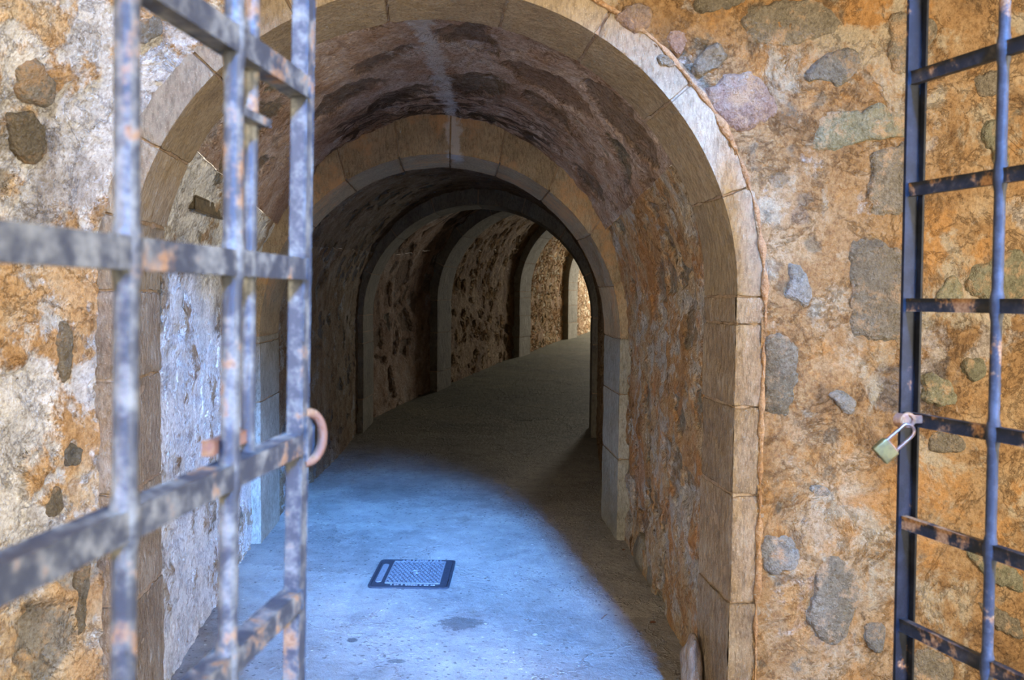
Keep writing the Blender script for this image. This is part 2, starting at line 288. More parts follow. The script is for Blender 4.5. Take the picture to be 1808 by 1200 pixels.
# ------------------------------------------------------------------ object helpers
def mesh_obj(name, verts, faces, mat, parent=None, smooth=True):
    me = bpy.data.meshes.new(name); me.from_pydata([tuple(v) for v in verts], [], faces)
    if smooth: me.polygons.foreach_set('use_smooth', [True] * len(me.polygons))
    me.materials.append(mat); me.update()
    o = bpy.data.objects.new(name, me); COL.objects.link(o)
    if parent: o.parent = parent; o.matrix_parent_inverse = Matrix.Translation(-parent.location)
    return o
def from_bm(name, bm, mat, parent=None, smooth=False):
    bmesh.ops.recalc_face_normals(bm, faces=bm.faces)
    me = bpy.data.meshes.new(name); bm.to_mesh(me); bm.free()
    if smooth:
        me.polygons.foreach_set('use_smooth', [True] * len(me.polygons))
        me.set_sharp_from_angle(angle=math.radians(40))
    me.materials.append(mat)
    o = bpy.data.objects.new(name, me); COL.objects.link(o)
    if parent: o.parent = parent; o.matrix_parent_inverse = Matrix.Translation(-parent.location)
    return o
def empty(name, loc, label, cat, group=None):
    o = bpy.data.objects.new(name, None); COL.objects.link(o); o.location = loc; o.empty_display_size = 0.1
    tag(o, label, cat, group); return o
def tag(o, label, cat, group=None):
    o['label'] = label; o['category'] = cat
    if group: o['group'] = group
    return o
def struct(o):
    o['kind'] = 'structure'; return o
def grid_obj(name, P, mat, parent=None, flip=False):          # P[i][j] points
    ni, nj = len(P), len(P[0]); vs = [p for r in P for p in r]; fs = []
    for i in range(ni - 1):
        for j in range(nj - 1):
            a, b, c, d = i * nj + j, i * nj + j + 1, (i + 1) * nj + j + 1, (i + 1) * nj + j
            fs.append((a, d, c, b) if flip else (a, b, c, d))
    return mesh_obj(name, vs, fs, mat, parent)
def bm_box(bm, c, ex, ey, ez, bevel=0.0, seg=2):               # centre and three half-extent vectors
    c, ex, ey, ez = Vector(c), Vector(ex), Vector(ey), Vector(ez)
    r = bmesh.ops.create_cube(bm, size=2.0)['verts']
    for v in r: v.co = c + ex * v.co.x + ey * v.co.y + ez * v.co.z
    if bevel:
        es = list({e for v in r for e in v.link_edges})
        bmesh.ops.bevel(bm, geom=es, offset=bevel, segments=seg, affect='EDGES', profile=0.6)
def tube(bm, pts, rad, n=14, caps=True):
    pts = [Vector(p) for p in pts]; rads = rad if isinstance(rad, (list, tuple)) else [rad] * len(pts)
    rings = []; up = None
    for i, p in enumerate(pts):
        t = (pts[min(i + 1, len(pts) - 1)] - pts[max(i - 1, 0)]).normalized()
        if up is None: up = t.orthogonal().normalized()
        up = (up - t * up.dot(t)).normalized(); sd = t.cross(up)
        rings.append([bm.verts.new(p + (up * math.cos(a) + sd * math.sin(a)) * rads[i]) for a in [2 * math.pi * k / n for k in range(n)]])
    for r0, r1 in zip(rings, rings[1:]):
        for k in range(n): bm.faces.new((r0[k], r0[(k + 1) % n], r1[(k + 1) % n], r1[k]))
    if caps: bm.faces.new(rings[0][::-1]); bm.faces.new(rings[-1])
def lerp(a, b, t): return a + (b - a) * t

# ------------------------------------------------------------------ tunnel stations
def zfloor(y):
    pts = [(-20, 0), (7.6, 0), (8.75, 0.05), (10.9, 0.24), (14, 0.47), (17, 0.64), (22, 0.84), (40, 0.9)]
    for (y0, z0), (y1, z1) in zip(pts, pts[1:]):
        if y <= y1: return lerp(z0, z1, (y - y0) / (y1 - y0))
    return 0.9
class St:
    def __init__(s, pxl, yl, phi, hw, crown, spring):
        s.l = Vector((math.cos(phi), math.sin(phi), 0)); s.a = Vector((-math.sin(phi), math.cos(phi), 0))
        L = Vector(((pxl - CX) / F * yl, yl, 0)); s.c = L + s.l * hw
        s.phi, s.hw, s.crown, s.spring = phi, hw, crown, spring
    def moved(s, d, dphi=0.0, dr=0.0, dc=0.0):
        o = St.__new__(St); o.c = s.c + s.a * d; o.phi = s.phi + dphi
        o.l = Vector((math.cos(o.phi), math.sin(o.phi), 0)); o.a = Vector((-math.sin(o.phi), math.cos(o.phi), 0))
        o.hw = s.hw + dr; o.crown = s.crown + dc; o.spring = s.spring; return o
    def pt(s, th, e=0.0, ec=None):                              # arch point, th from 0 (right) to pi (left)
        ec = e if ec is None else ec
        return s.c + s.l * ((s.hw + e) * math.cos(th)) + Vector((0, 0, s.spring + (s.crown + ec - s.spring) * math.sin(th)))
    def leg(s, side, z, e=0.0): return s.c + s.l * (side * (s.hw + e)) + Vector((0, 0, z))
def blend(a, b, t):
    o = St.__new__(St)
    o.phi = lerp(a.phi, b.phi, t); o.l = Vector((math.cos(o.phi), math.sin(o.phi), 0)); o.a = Vector((-math.sin(o.phi), math.cos(o.phi), 0))
    o.c = a.c.lerp(b.c, t); o.hw = lerp(a.hw, b.hw, t); o.crown = lerp(a.crown, b.crown, t); o.spring = lerp(a.spring, b.spring, t)
    return o
A1 = St(222, 2.64, 0.10, 0.980, 2.47, 1.50); D1 = 0.34
A2 = St(458, 5.00, 0.07, 1.074, 2.325, 1.24); D2 = 0.55
A3 = St(641, 8.75, -0.05, 1.177, 2.41, 1.27); D3 = 0.5
A4 = St(772, 10.9, -0.30, 1.15, 2.57, 1.42); D4 = 0.5
A5 = St(917, 14.0, -0.40, 1.15, 2.80, 1.55); D5 = 0.5
A6 = St(1003, 16.8, -0.45, 1.20, 3.0, 1.75); D6 = 0.5
END = St(1085, 21.0, -0.60, 1.3, 3.3, 1.9)
def bay(s0, s1, n, mats, nth=60, nleg=36, over=0.10, rough=0.0):
    """vault of one bay: left wall, ceiling and right wall as separate structure meshes"""
    TL = math.radians(150); TR = math.radians(30)
    stat = [blend(s0, s1, -over / 3 + (1 + 2 * over / 3) * i / n) for i in range(n + 1)]
    def jit(p, i): return p
    R, C, L = [], [], []
    for s in stat:
        zf = zfloor(s.c.y) - 0.12
        r = [s.leg(1, lerp(zf, s.spring, k / nleg)) for k in range(nleg)] + [s.pt(TR * k / (nth // 4)) for k in range(nth // 4 + 1)]
        l = [s.leg(-1, lerp(zf, s.spring, k / nleg)) for k in range(nleg)] + [s.pt(math.pi - (math.pi - TL) * k / (nth // 4)) for k in range(nth // 4 + 1)]
        R.append(r); L.append(l[::-1]); C.append([s.pt(TR + (TL - TR) * k / nth) for k in range(nth + 1)])
    struct(grid_obj('wall_right', R, mats[2], flip=True)); struct(grid_obj('ceiling', C, mats[1], flip=True)); struct(grid_obj('wall_left', L, mats[0], flip=True))
def away(s, d, dr, dc): return s.moved(d, 0, dr, dc)
bay(away(A1, D1 - 0.02, 0.03, 0.06), away(A2, 0.02, 0.05, 0.22), 80, (M['bay_pale'], M['vault'], M['bay_right']), nth=100, nleg=70)
bay(away(A2, D2 - 0.02, 0.03, 0.05), away(A3, 0.02, 0.06, 0.16), 90, (M['dark_left_lit'], M['dark'], M['brown']), nth=70, nleg=60)
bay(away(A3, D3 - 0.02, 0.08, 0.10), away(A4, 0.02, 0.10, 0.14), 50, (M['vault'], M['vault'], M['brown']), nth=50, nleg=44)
bay(away(A4, D4 - 0.02, 0.06, 0.10), away(A5, 0.02, 0.10, 0.14), 90, (M['brown'], M['brown'], M['brown']), nth=50, nleg=50)
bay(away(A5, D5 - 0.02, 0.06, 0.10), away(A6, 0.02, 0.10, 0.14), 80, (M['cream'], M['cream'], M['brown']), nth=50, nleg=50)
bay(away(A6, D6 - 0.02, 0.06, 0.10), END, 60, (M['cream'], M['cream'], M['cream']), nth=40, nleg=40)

# ------------------------------------------------------------------ stone arches
def block(name, f, nu, nv, nw, mat, parent, amp=0.004, seed=0):
    """closed six-sided block, f(u,v,w) maps the unit cube; edges worn round, faces roughened"""
    idx = {}; vs = []; fs = []
    def V(i, j, k):
        key = (i, j, k)
        if key not in idx:
            u, v, w_ = i / nu, j / nv, k / nw
            p = f(u, v, w_)
            n = noise.noise(p * 9 + Vector((seed, 0, 0))) * amp
            c = f(0.5, 0.5, 0.5); d = p - c
            # round the edges: pull in vertices on two or more outer faces
            b = (i in (0, nu)) + (j in (0, nv)) + (k in (0, nw))
            if b >= 2: p = p - d.normalized() * (0.004 if b == 2 else 0.008) * (1 + 1.2 * noise.noise(p * 22))
            idx[key] = len(vs); vs.append(p + d.normalized() * n)
        return idx[key]
    for i in range(nu):
        for j in range(nv):
            fs.append((V(i, j, 0), V(i, j + 1, 0), V(i + 1, j + 1, 0), V(i + 1, j, 0))); fs.append((V(i, j, nw), V(i + 1, j, nw), V(i + 1, j + 1, nw), V(i, j + 1, nw)))
    for i in range(nu):
        for k in range(nw):
            fs.append((V(i, 0, k), V(i + 1, 0, k), V(i + 1, 0, k + 1), V(i, 0, k + 1))); fs.append((V(i, nv, k), V(i, nv, k + 1), V(i + 1, nv, k + 1), V(i + 1, nv, k)))
    for j in range(nv):
        for k in range(nw):
            fs.append((V(0, j, k), V(0, j, k + 1), V(0, j + 1, k + 1), V(0, j + 1, k))); fs.append((V(nu, j, k), V(nu, j + 1, k), V(nu, j + 1, k + 1), V(nu, j, k + 1)))
    me = bpy.data.meshes.new(name); me.from_pydata([tuple(v) for v in vs], [], fs)
    bm = bmesh.new(); bm.from_mesh(me); bmesh.ops.recalc_face_normals(bm, faces=bm.faces); bm.to_mesh(me); bm.free()
    me.polygons.foreach_set('use_smooth', [True] * len(me.polygons)); me.set_sharp_from_angle(angle=math.radians(50)); me.materials.append(mat)
    o = bpy.data.objects.new(name, me); COL.objects.link(o)
    o.parent = parent; o.matrix_parent_inverse = Matrix.Translation(-parent.location)
    return o
def arch(st, depth, tw, tc, angles, zr, zl, mats, label, res=0.02, gap=0.0022):
    root = empty('stone_arch', (st.c.x, st.c.y, 0), label, 'arch')
    back = st.moved(depth)
    mr, mj, ml = mats
    def F_(th, v, w_):                                         # v through the depth, w_ outward
        e = tw * w_; ec = lerp(tc, tc, 0) * w_
        return st.pt(th, e, ec).lerp(back.pt(th, e, ec), v)
    def G_(side, z, v, w_): return st.leg(side, z, tw * w_).lerp(back.leg(side, z, tw * w_), v)
    R = st.hw
    nv = max(3, int(depth / res)); nw = max(2, int(tw / res))
    g = gap / R
    for k, (a0, a1) in enumerate(zip(angles, angles[1:])):
        a0, a1 = math.radians(a0), math.radians(a1)
        jut = random.uniform(-0.003, 0.003)
        block('voussoir', lambda u, v, w_: F_(lerp(a0 + g, a1 - g, u), v + jut, w_ + jut), max(4, int(R * (a1 - a0) / res)), nv, nw, mr, root, seed=k * 3.1)
    zb = zfloor(st.c.y) - 0.1
    for side, zs in ((1, zr), (-1, zl)):
        zz = [st.spring] + [z for z in zs if z < st.spring] + [zb]
        for k, (z1, z0) in enumerate(zip(zz, zz[1:])):
            jut = random.uniform(-0.02, 0.02)
            block('jamb_block', lambda u, v, w_: G_(side, lerp(z0 + gap, z1 - gap, u), v, w_ + jut), max(4, int((z1 - z0) / res)), nv, nw, mj if side > 0 else ml, root, seed=k * 5.3 + side)
    # mortar core seen only in the joints
    N = 90; rows = []
    prof = [(0.012 / depth, 1.0), (0.012 / depth, 0.045), (1 - 0.012 / depth, 0.045), (1 - 0.012 / depth, 1.0)]
    for i in range(N + 1): rows.append([F_(math.pi * i / N, v, w_) for v, w_ in prof])
    NL = 30
    pre = [[G_(1, lerp(zb, st.spring, i / NL), v, w_) for v, w_ in prof] for i in range(NL)]
    post = [[G_(-1, lerp(st.spring, zb, (i + 1) / NL), v, w_) for v, w_ in prof] for i in range(NL)]
    rows = pre + rows + post
    vs = [p for r in rows for p in r]; fs = []
    for i in range(len(rows) - 1):
        for j in range(3): fs.append((i * 4 + j, i * 4 + j + 1, (i + 1) * 4 + j + 1, (i + 1) * 4 + j))
        fs.append((i * 4 + 3, i * 4, (i + 1) * 4, (i + 1) * 4 + 3))
    o = mesh_obj('mortar_core', vs, fs, M['joint'], root, False); o.data.materials.clear(); o.data.materials.append(M['joint'])
    return root
arch(A1, D1, 0.11, 0.11, [0, 20, 41, 60, 78, 101, 118, 136, 153, 167, 180], [1.41, 1.13, 0.83, 0.46], [1.22, 0.86, 0.5], (M['arch'], M['jamb'], M['jamb']),
     'tan stone arch ring at the tunnel entrance, nearest and largest of the arches', res=0.016)
arch(A2, D2, 0.14, 0.30, [0, 17, 35, 54, 72, 88, 104, 122, 141, 160, 180], [0.9, 0.5], [1.2, 0.85, 0.45], (M['arch_in'], M['arch_far'], M['arch_far']),
     'orange-stained second stone arch inside the tunnel, first behind the entrance arch', res=0.025)
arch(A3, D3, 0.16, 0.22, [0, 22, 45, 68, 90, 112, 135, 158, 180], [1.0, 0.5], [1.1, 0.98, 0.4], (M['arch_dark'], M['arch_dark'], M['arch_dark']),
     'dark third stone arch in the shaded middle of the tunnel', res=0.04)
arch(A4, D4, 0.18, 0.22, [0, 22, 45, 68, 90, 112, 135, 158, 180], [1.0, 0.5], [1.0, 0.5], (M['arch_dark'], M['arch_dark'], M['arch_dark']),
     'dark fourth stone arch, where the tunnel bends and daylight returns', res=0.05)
arch(A5, D5, 0.18, 0.22, [0, 22, 45, 68, 90, 112, 135, 158, 180], [1.2, 0.8], [1.45, 1.15, 0.8], (M['arch_far'], M['arch_far'], M['arch_far']),
     'pale grey fifth stone arch beside the bright cream rubble wall', res=0.05)
arch(A6, D6, 0.18, 0.22, [0, 22, 45, 68, 90, 112, 135, 158, 180], [1.2, 0.8], [1.6, 1.3, 0.95], (M['arch_far'], M['arch_far'], M['arch_far']),
     'farthest pale stone arch, a lit sliver at the end of the tunnel', res=0.05)

# ------------------------------------------------------------------ front wall around the entrance arch
TW = 0.085
def outer_param(n_leg, n_arc, side_split=None):
    P = []
    zb = -0.12
    for k in range(n_leg): P.append(('leg', 1, lerp(zb, A1.spring, k / n_leg)))
    for k in range(n_arc + 1): P.append(('arc', 0, math.pi * k / n_arc))
    for k in range(1, n_leg + 1): P.append(('leg', -1, lerp(A1.spring, zb, k / n_leg)))
    return P
def wall_point(q, v):
    kind, side, t = q
    if kind == 'leg':
        p = A1.leg(side, t, TW); out = A1.l * side; ang = 0 if side > 0 else 180
    else:
        p = A1.pt(t, TW); out = (A1.l * math.cos(t) + Vector((0, 0, math.sin(t)))); ang = math.degrees(t)
    k = min(1, max(0, (ang - 100) / 55)); k = k * k * (3 - 2 * k)
    # right of the arch the wall is flat; on the left it bends round into a splayed side wall towards the viewer
    if kind == 'arc' and ang < 90: pass
    a = lerp(1.0, 0.42, k) ; b = lerp(0.0, 0.90, k)
    q2 = p + out * (v * a) - A1.a * (v * b)
    # chamfered start so the wall meets the ring gently
    return q2
qs = outer_param(110, 220)
splitang = 112
def q_left(q): return (q[0] == 'leg' and q[1] < 0) or (q[0] == 'arc' and math.degrees(q[2]) >= splitang)
vr = [2.6 * ((i / 170) ** 1.15) for i in range(171)]
PR = [[wall_point(q, v) for v in vr] for q in qs if not q_left(q)]
qsl = [q for q in qs if q_left(q)]
PR.append([wall_point(qsl[0], v) for v in vr])
struct(grid_obj('wall_front', PR, M['front'], flip=True))
vl = [2.4 * ((i / 170) ** 1.2) for i in range(171)]
struct(grid_obj('wall_left', [[wall_point(q, v) for v in vl] for q in qsl], M['leftwall'], flip=True))
wall_front = [o for o in COL.objects if o.name.startswith('wall_front')][0]

# unseen slab added above the entrance to shade the top of the wall
NX = 90
struct(grid_obj('ceiling', [[A1.c + A1.l * x - A1.a * yy + Vector((0, 0, 2.86 + 0.03 * noise.noise(Vector((x * 3, yy * 3, 0))))) - Vector((0, 0, 0)) for x in [-2.6 + 5.4 * i / NX for i in range(NX + 1)]] for yy in [0.95 - 1.1 * j / 24 for j in range(25)]], M['front']))
# floor: dense near the camera, rising gently beyond the second bend
xs = [-3.2 + 0.02 * i for i in range(int(5.4 / 0.02) + 1)]
ysn = [-1.0 + 0.1 * i for i in range(34)]
y = 2.4; 
while y < 9.5: ysn.append(y); y += 0.014 + 0.006 * max(0, y - 3)
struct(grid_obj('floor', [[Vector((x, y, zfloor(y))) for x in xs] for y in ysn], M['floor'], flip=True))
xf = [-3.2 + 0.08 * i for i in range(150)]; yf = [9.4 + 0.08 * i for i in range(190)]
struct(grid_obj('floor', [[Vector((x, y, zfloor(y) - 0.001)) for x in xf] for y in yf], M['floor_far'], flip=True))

# ------------------------------------------------------------------ fieldstones bedded in the walls
def smooth_poly(pts, n=3):
    for _ in range(n - 1):
        q = []
        for i in range(len(pts)):
            a, b = pts[i], pts[(i + 1) % len(pts)]
            q += [(a[0] * .78 + b[0] * .22, a[1] * .78 + b[1] * .22), (a[0] * .22 + b[0] * .78, a[1] * .22 + b[1] * .78)]
        pts = q
    return pts
def bedded(poly, mat, hgt, p0, n, parent, seed):
    pts = smooth_poly(poly, 3)
    W = [on_plane(x, y, p0, n) for x, y in pts]
    D = []                                                     # densify
    for i in range(len(W)):
        a, b = W[i], W[(i + 1) % len(W)]; m = max(1, int((b - a).length / 0.008))
        D += [a.lerp(b, k / m) for k in range(m)]
    c = sum(D, Vector()) / len(D)
    nn = -n if (CAM - c).dot(n) < 0 else n
    D = [p + (p - c).normalized() * noise.noise(p * 30 + Vector((seed, 0, 0))) * 0.012 for p in D]
    prof = [(1.10, -0.03), (1.06, -0.012), (1.02, -0.003), (0.97, 0.35), (0.92, 0.7), (0.84, 0.92), (0.72, 1.0), (0.56, 1.03), (0.4, 1.0), (0.22, 1.02), (0.08, 1.0)]
    vs, fs = [], []
    N = len(D)
    for k, (sc, h) in enumerate(prof):
        hh = h * hgt if h > 0 else h
        for p in D:
            q = c + (p - c) * sc
            q = q + nn * (hh + (noise.noise(q * 14 + Vector((0, seed, 0))) * 0.010 * max(0, h)))
            vs.append(q)
    for k in range(len(prof) - 1):
        for i in range(N):
            j = (i + 1) % N; fs.append((k * N + i, k * N + j, (k + 1) * N + j, (k + 1) * N + i))
    vs.append(c + nn * hgt); ci = len(vs) - 1; b = (len(prof) - 1) * N
    for i in range(N): fs.append((b + i, b + (i + 1) % N, ci))
    o = mesh_obj('bedded_stone', vs, fs, mat, parent)
    bm = bmesh.new(); bm.from_mesh(o.data); bmesh.ops.recalc_face_normals(bm, faces=bm.faces); bm.to_mesh(o.data); bm.free()
    return o
def r3(pts, ox, oy): return [(ox + x / 3.0, oy + y / 3.0) for x, y in pts]
P0 = A1.c.copy(); N0 = A1.a.copy()
TR_ = (1208, 0); MR = (1208, 400); BR = (1208, 800)
stones = [
 (TR_, 'st_grey', [(310,100),(345,45),(420,20),(560,0),(700,-5),(780,60),(830,110),(800,170),(700,205),(580,235),(450,245),(350,215),(315,160)]),
 (TR_, 'st_grey', [(55,60),(60,-20),(340,-20),(300,40),(150,75),(100,75)]),
 (TR_, 'st_grey', [(60,300),(150,235),(200,250),(230,310),(170,370),(80,390),(60,350)]),
 (TR_, 'st_red', [(110,470),(185,460),(195,410),(340,380),(380,400),(470,500),(495,580),(480,620),(330,690),(250,690),(200,640),(150,560)]),
 (TR_, 'st_pale', [(640,400),(700,330),(780,270),(880,245),(940,270),(930,340),(890,400),(850,450),(790,460),(760,420),(700,420),(650,440)]),
 (TR_, 'st_green', [(710,640),(760,590),(900,585),(940,610),(980,560),(1060,550),(1100,590),(1150,600),(1185,640),(1185,720),(1060,735),(950,740),(880,760),(820,810),(720,800),(665,780),(690,700)]),
 (TR_, 'st_grey', [(985,850),(1010,810),(1100,770),(1225,740),(1235,1120),(1060,1130),(1000,1110),(975,1050),(990,950)]),
 (TR_, 'st_grey', [(1080,100),(1160,60),(1225,120),(1225,380),(1110,390),(1080,330)]),
 (TR_, 'st_grey', [(1520,400),(1690,350),(1710,440),(1640,500),(1580,520),(1540,480)]),
 (TR_, 'st_green', [(1565,670),(1690,620),(1730,910),(1650,880),(1600,780)]),
 (TR_, 'st_grey', [(1270,80),(1320,110),(1350,150),(1310,240),(1265,250)]),
 (MR, 'st_grey', [(860,75),(960,70),(1050,90),(1200,130),(1200,600),(1050,590),(920,590),(880,540),(885,330),(860,250)]),
 (MR, 'st_pale', [(545,200),(600,190),(640,240),(670,310),(675,370),(640,425),(590,390),(530,370),(555,290)]),
 (MR, 'st_grey', [(420,570),(490,550),(560,590),(600,630),(605,700),(590,860),(560,980),(520,1005),(440,980),(418,960)]),
 (MR, 'st_pale', [(750,880),(820,865),(880,890),(915,940),(900,990),(850,990),(800,940)]),
 (MR, 'st_green', [(1500,240),(1660,150),(1800,100),(1850,400),(1520,380)]),
 (MR, 'st_green', [(1340,340),(1400,270),(1440,260),(1490,330),(1480,400),(1330,400)]),
 (MR, 'st_green', [(1270,780),(1400,800),(1470,950),(1270,950)]),
 (MR, 'st_grey', [(1280,1080),(1480,1100),(1500,1200),(1290,1200)]),
 (MR, 'st_green', [(1460,700),(1560,680),(1620,760),(1540,830),(1470,800)]),
 (BR, 'st_grey', [(700,600),(780,530),(860,570),(910,640),(930,720),(920,800),(890,870),(860,960),(800,1030),(740,1000),(660,900),(650,850),(680,780)]),
 (BR, 'st_green', [(1480,500),(1650,560),(1800,640),(1800,760),(1620,680),(1540,600)]),
 (BR, 'st_grey', [(1540,760),(1800,880),(1800,1010),(1620,920)]),
 (BR, 'st_grey', [(1210,1010),(1440,1080),(1420,1230),(1200,1230)]),
 (BR, 'st_pale', [(400,430),(560,440),(610,500),(600,600),(480,640),(390,600)]),
 (BR, 'st_pale', [(650,180),(720,160),(770,200),(760,230),(690,225)]),
 (BR, 'st_pale', [(950,900),(1040,880),(1080,960),(1050,1060),(960,1040)]),
 ((600, 0), 'st_red', [(1450,80),(1560,30),(1640,40),(1670,90),(1600,160),(1540,175),(1480,120)]),
 ((600, 0), 'st_red', [(1730,180),(1800,160),(1850,230),(1790,290),(1740,250)]),
 ((600, 0), 'st_grey', [(1690,300),(1750,290),(1770,340),(1740,360),(1700,340)]),
]
for i, (o_, mk, poly) in enumerate(stones):
    pts = r3(poly, *o_)
    ext = max(p[0] for p in pts) - min(p[0] for p in pts)
    bedded(pts, M[mk], 0.014 if ext > 40 else 0.011, P0, N0, wall_front, i * 7.7)

# uneven bead of orange mortar pointing along the outer edge of the arch ring, right side
bd, br = [], []
for k in range(171):
    t = -1.45 + 3.0 * k / 170
    p = A1.leg(1, A1.spring + t, TW) if t < 0 else A1.pt(t * 0.9, TW)
    out = A1.l if t < 0 else (A1.l * math.cos(t * .9) + Vector((0, 0, math.sin(t * .9))))
    nz = noise.noise(p * 9)
    bd.append(p + out * (0.010 + 0.008 * noise.noise(p * 6 + Vector((4, 0, 0)))) - A1.a * (0.002 + 0.006 * nz)); br.append(max(0.002, 0.0075 + 0.013 * noise.noise(p * 14)))
bm = bmesh.new(); tube(bm, bd, br, 10); from_bm('mortar_bead', bm, M['bead'], wall_front, True)
# stones bedded in the splayed left wall
from mathutils.bvhtree import BVHTree
wl = [o for o in COL.objects if o.name.startswith('wall_left')][-1]
bv = BVHTree.FromPolygons([v.co[:] for v in wl.data.vertices], [p.vertices[:] for p in wl.data.polygons])
for i, (mk, poly) in enumerate([
    ('st_grey', [(22,205),(45,195),(70,200),(85,240),(82,275),(60,292),(35,288),(20,250)]),
    ('st_pale', [(242,45),(262,27),(284,36),(280,66),(256,76),(242,62)]),
    ('st_pale', [(108,790),(125,778),(145,790),(140,818),(118,826)]),
    ('st_grey', [(82,868),(100,858),(112,880),(104,912),(88,910)]),
    ('st_grey', [(136,1000),(148,960),(152,1010),(146,1110),(136,1130)]),
    ('st_pale', [(30,120),(60,105),(98,140),(92,182),(55,190),(28,160)]),
    ('st_grey', [(100,600),(118,560),(128,620),(116,680),(102,660)])]):
    cx_ = sum(p[0] for p in poly) / len(poly); cy_ = sum(p[1] for p in poly) / len(poly)
    hit, nn, _, _ = bv.ray_cast(CAM, ray(cx_, cy_).normalized())
    if hit is not None: bedded(poly, M[mk], 0.012, hit, nn, wl, 300 + i * 7.1)

# ------------------------------------------------------------------ gates
GTILT = 0.0
def leaf(kind, name, x0, y0, k, label, rods, bars, ybase, mats, ztop, zbot, length):
    """gate leaf in the vertical plane x = x0 + k*(y - y0) running from the free end (y0) towards the hinge side"""
    d = Vector((k, 1, 0)).normalized() * -1.0                     # from the free end towards the viewer
    nrm = Vector((-d.y, d.x, 0)) ; 
    if nrm.dot(-Vector((x0, y0, 0))) < 0: nrm = -nrm              # normal of the side the camera sees
    root = empty(name, (x0, y0, 0.05), label, 'gate')
    P = lambda s_, z, off=0.0: Vector((x0, y0, z)) + d * s_ + nrm * off
    return root, P, d, nrm
# --- left leaf, opened towards the viewer: free end at depth 1.2
Z = Vector((0, 0, 1))
def px_to_leaf(px, py, p0, nrm): return on_plane(px, py, p0, nrm)
kL = 0.12
gl, PL, dL, nL = leaf('L', 'iron_gate', at(527, 520, 1.2).x, 1.2, kL, 'lit grey iron grille gate leaf standing open at the left, rusty staple on its edge', 0, 0, 0, 0, 0, 0, 0)
LEN = 1.02
zl = [2.033, 1.783, 1.533, 1.287, 1.063, 0.815, 0.565, 0.315]
p0L = PL(0, 1.5)
def bar_box(name, a, b, hz, ht, nrm, mat, parent, bev=0.002):
    bm = bmesh.new(); a, b = Vector(a), Vector(b); m = (a + b) / 2
    bm_box(bm, m, (b - a) / 2, nrm * ht, Z * hz if abs((b - a).normalized().z) < 0.5 else (b - a).normalized().cross(nrm) * hz, bev)
    return from_bm(name, bm, mat, parent, True)
ztL, zbL = 2.45, 0.14
# stile: an angle section, web facing the viewer's side and a flange turned along the edge
bm = bmesh.new(); m = PL(0, (ztL + zbL) / 2)
bm_box(bm, m + dL * 0.0, dL * 0.0135, nL * 0.003, Z * (ztL - zbL) / 2, 0.001)
bm_box(bm, m - dL * 0.0115 - nL * 0.010, dL * 0.003, nL * 0.012, Z * (ztL - zbL) / 2, 0.001)
bm_box(bm, m + dL * 0.0115 - nL * 0.008, dL * 0.003, nL * 0.010, Z * (ztL - zbL) / 2, 0.001)
from_bm('stile', bm, M['iron_lit'], gl, True)
bar_box('stile', PL(LEN, zbL), PL(LEN, ztL), 0.016, 0.010, nL, M['iron_lit'], gl)
for z in zl:
    h = 0.0130
    bar_box('crossbar', PL(0.010, z, -0.008), PL(LEN, z, -0.008), h, 0.014, nL, M['iron_lit'], gl)
bar_box('crossbar', PL(0.0, ztL, -0.004), PL(LEN, ztL, -0.004), 0.0165, 0.009, nL, M['iron_lit'], gl)
bar_box('crossbar', PL(0.0, zbL, -0.004), PL(LEN, zbL, -0.004), 0.0165, 0.009, nL, M['iron_lit'], gl)
def s_at(px):                                                     # distance along the leaf at which a pixel column meets it
    return (on_plane(px, 560, p0L, nL) - PL(0, 0)).dot(dL)
rodpx = [401, 212]
ss = [s_at(p) for p in rodpx]; step = ss[1] - ss[0]
ss = ss + [ss[1] + step, ss[1] + 2 * step]
allz = [ztL] + zl + [zbL]
for s_ in ss:
    if s_ > LEN - 0.05: break
    bm = bmesh.new(); pts, rad = [], []
    for z1, z0 in zip(allz, allz[1:]):                            # the rods swell slightly where they pass the crossbars
        for z, r in ((z1 - 0.014, 0.0135), (z1 - 0.020, 0.0128), (z1 - 0.030, 0.0112), ((z1 + z0) / 2, 0.0112), (z0 + 0.030, 0.0112), (z0 + 0.020, 0.0128), (z0 + 0.014, 0.0135)):
            pts.append(PL(s_ + 0.0015 * math.sin(z * 7), z, -0.004)); rad.append(r)
    tube(bm, pts, rad, 18); from_bm('vertical_rod', bm, M['iron_lit'], gl, True)
# sliding bolt rod between the first rod and the stile, ending on the lower lock bar
sb = s_at(450); bm = bmesh.new()
tube(bm, [PL(sb, 2.40, -0.016), PL(sb, 1.9, -0.016), PL(sb, 1.5, -0.017), PL(sb, 1.30, -0.016)], 0.0085, 16)
from_bm('bolt_rod', bm, M['iron_lit'], gl, True)
g1 = on_plane(425, 205, p0L, nL); sg = (g1 - PL(0, 0)).dot(dL)
bar_box('bolt_guide', PL(sb - 0.01, g1.z, -0.006), PL(ss[0], g1.z, -0.006), 0.004, 0.010, nL, M['iron_lit'], gl, 0.001)
# rusty lever end of the bolt poking out behind the first rod
h1 = on_plane(358, 793, p0L - nL * 0.02, nL); sh = (h1 - PL(0, 0)).dot(dL); sb2 = s_at(450)
bar_box('bolt_handle', PL(sh, h1.z, -0.020), PL(sb, h1.z, -0.020), 0.0075, 0.006, nL, M['rust'], gl, 0.002)
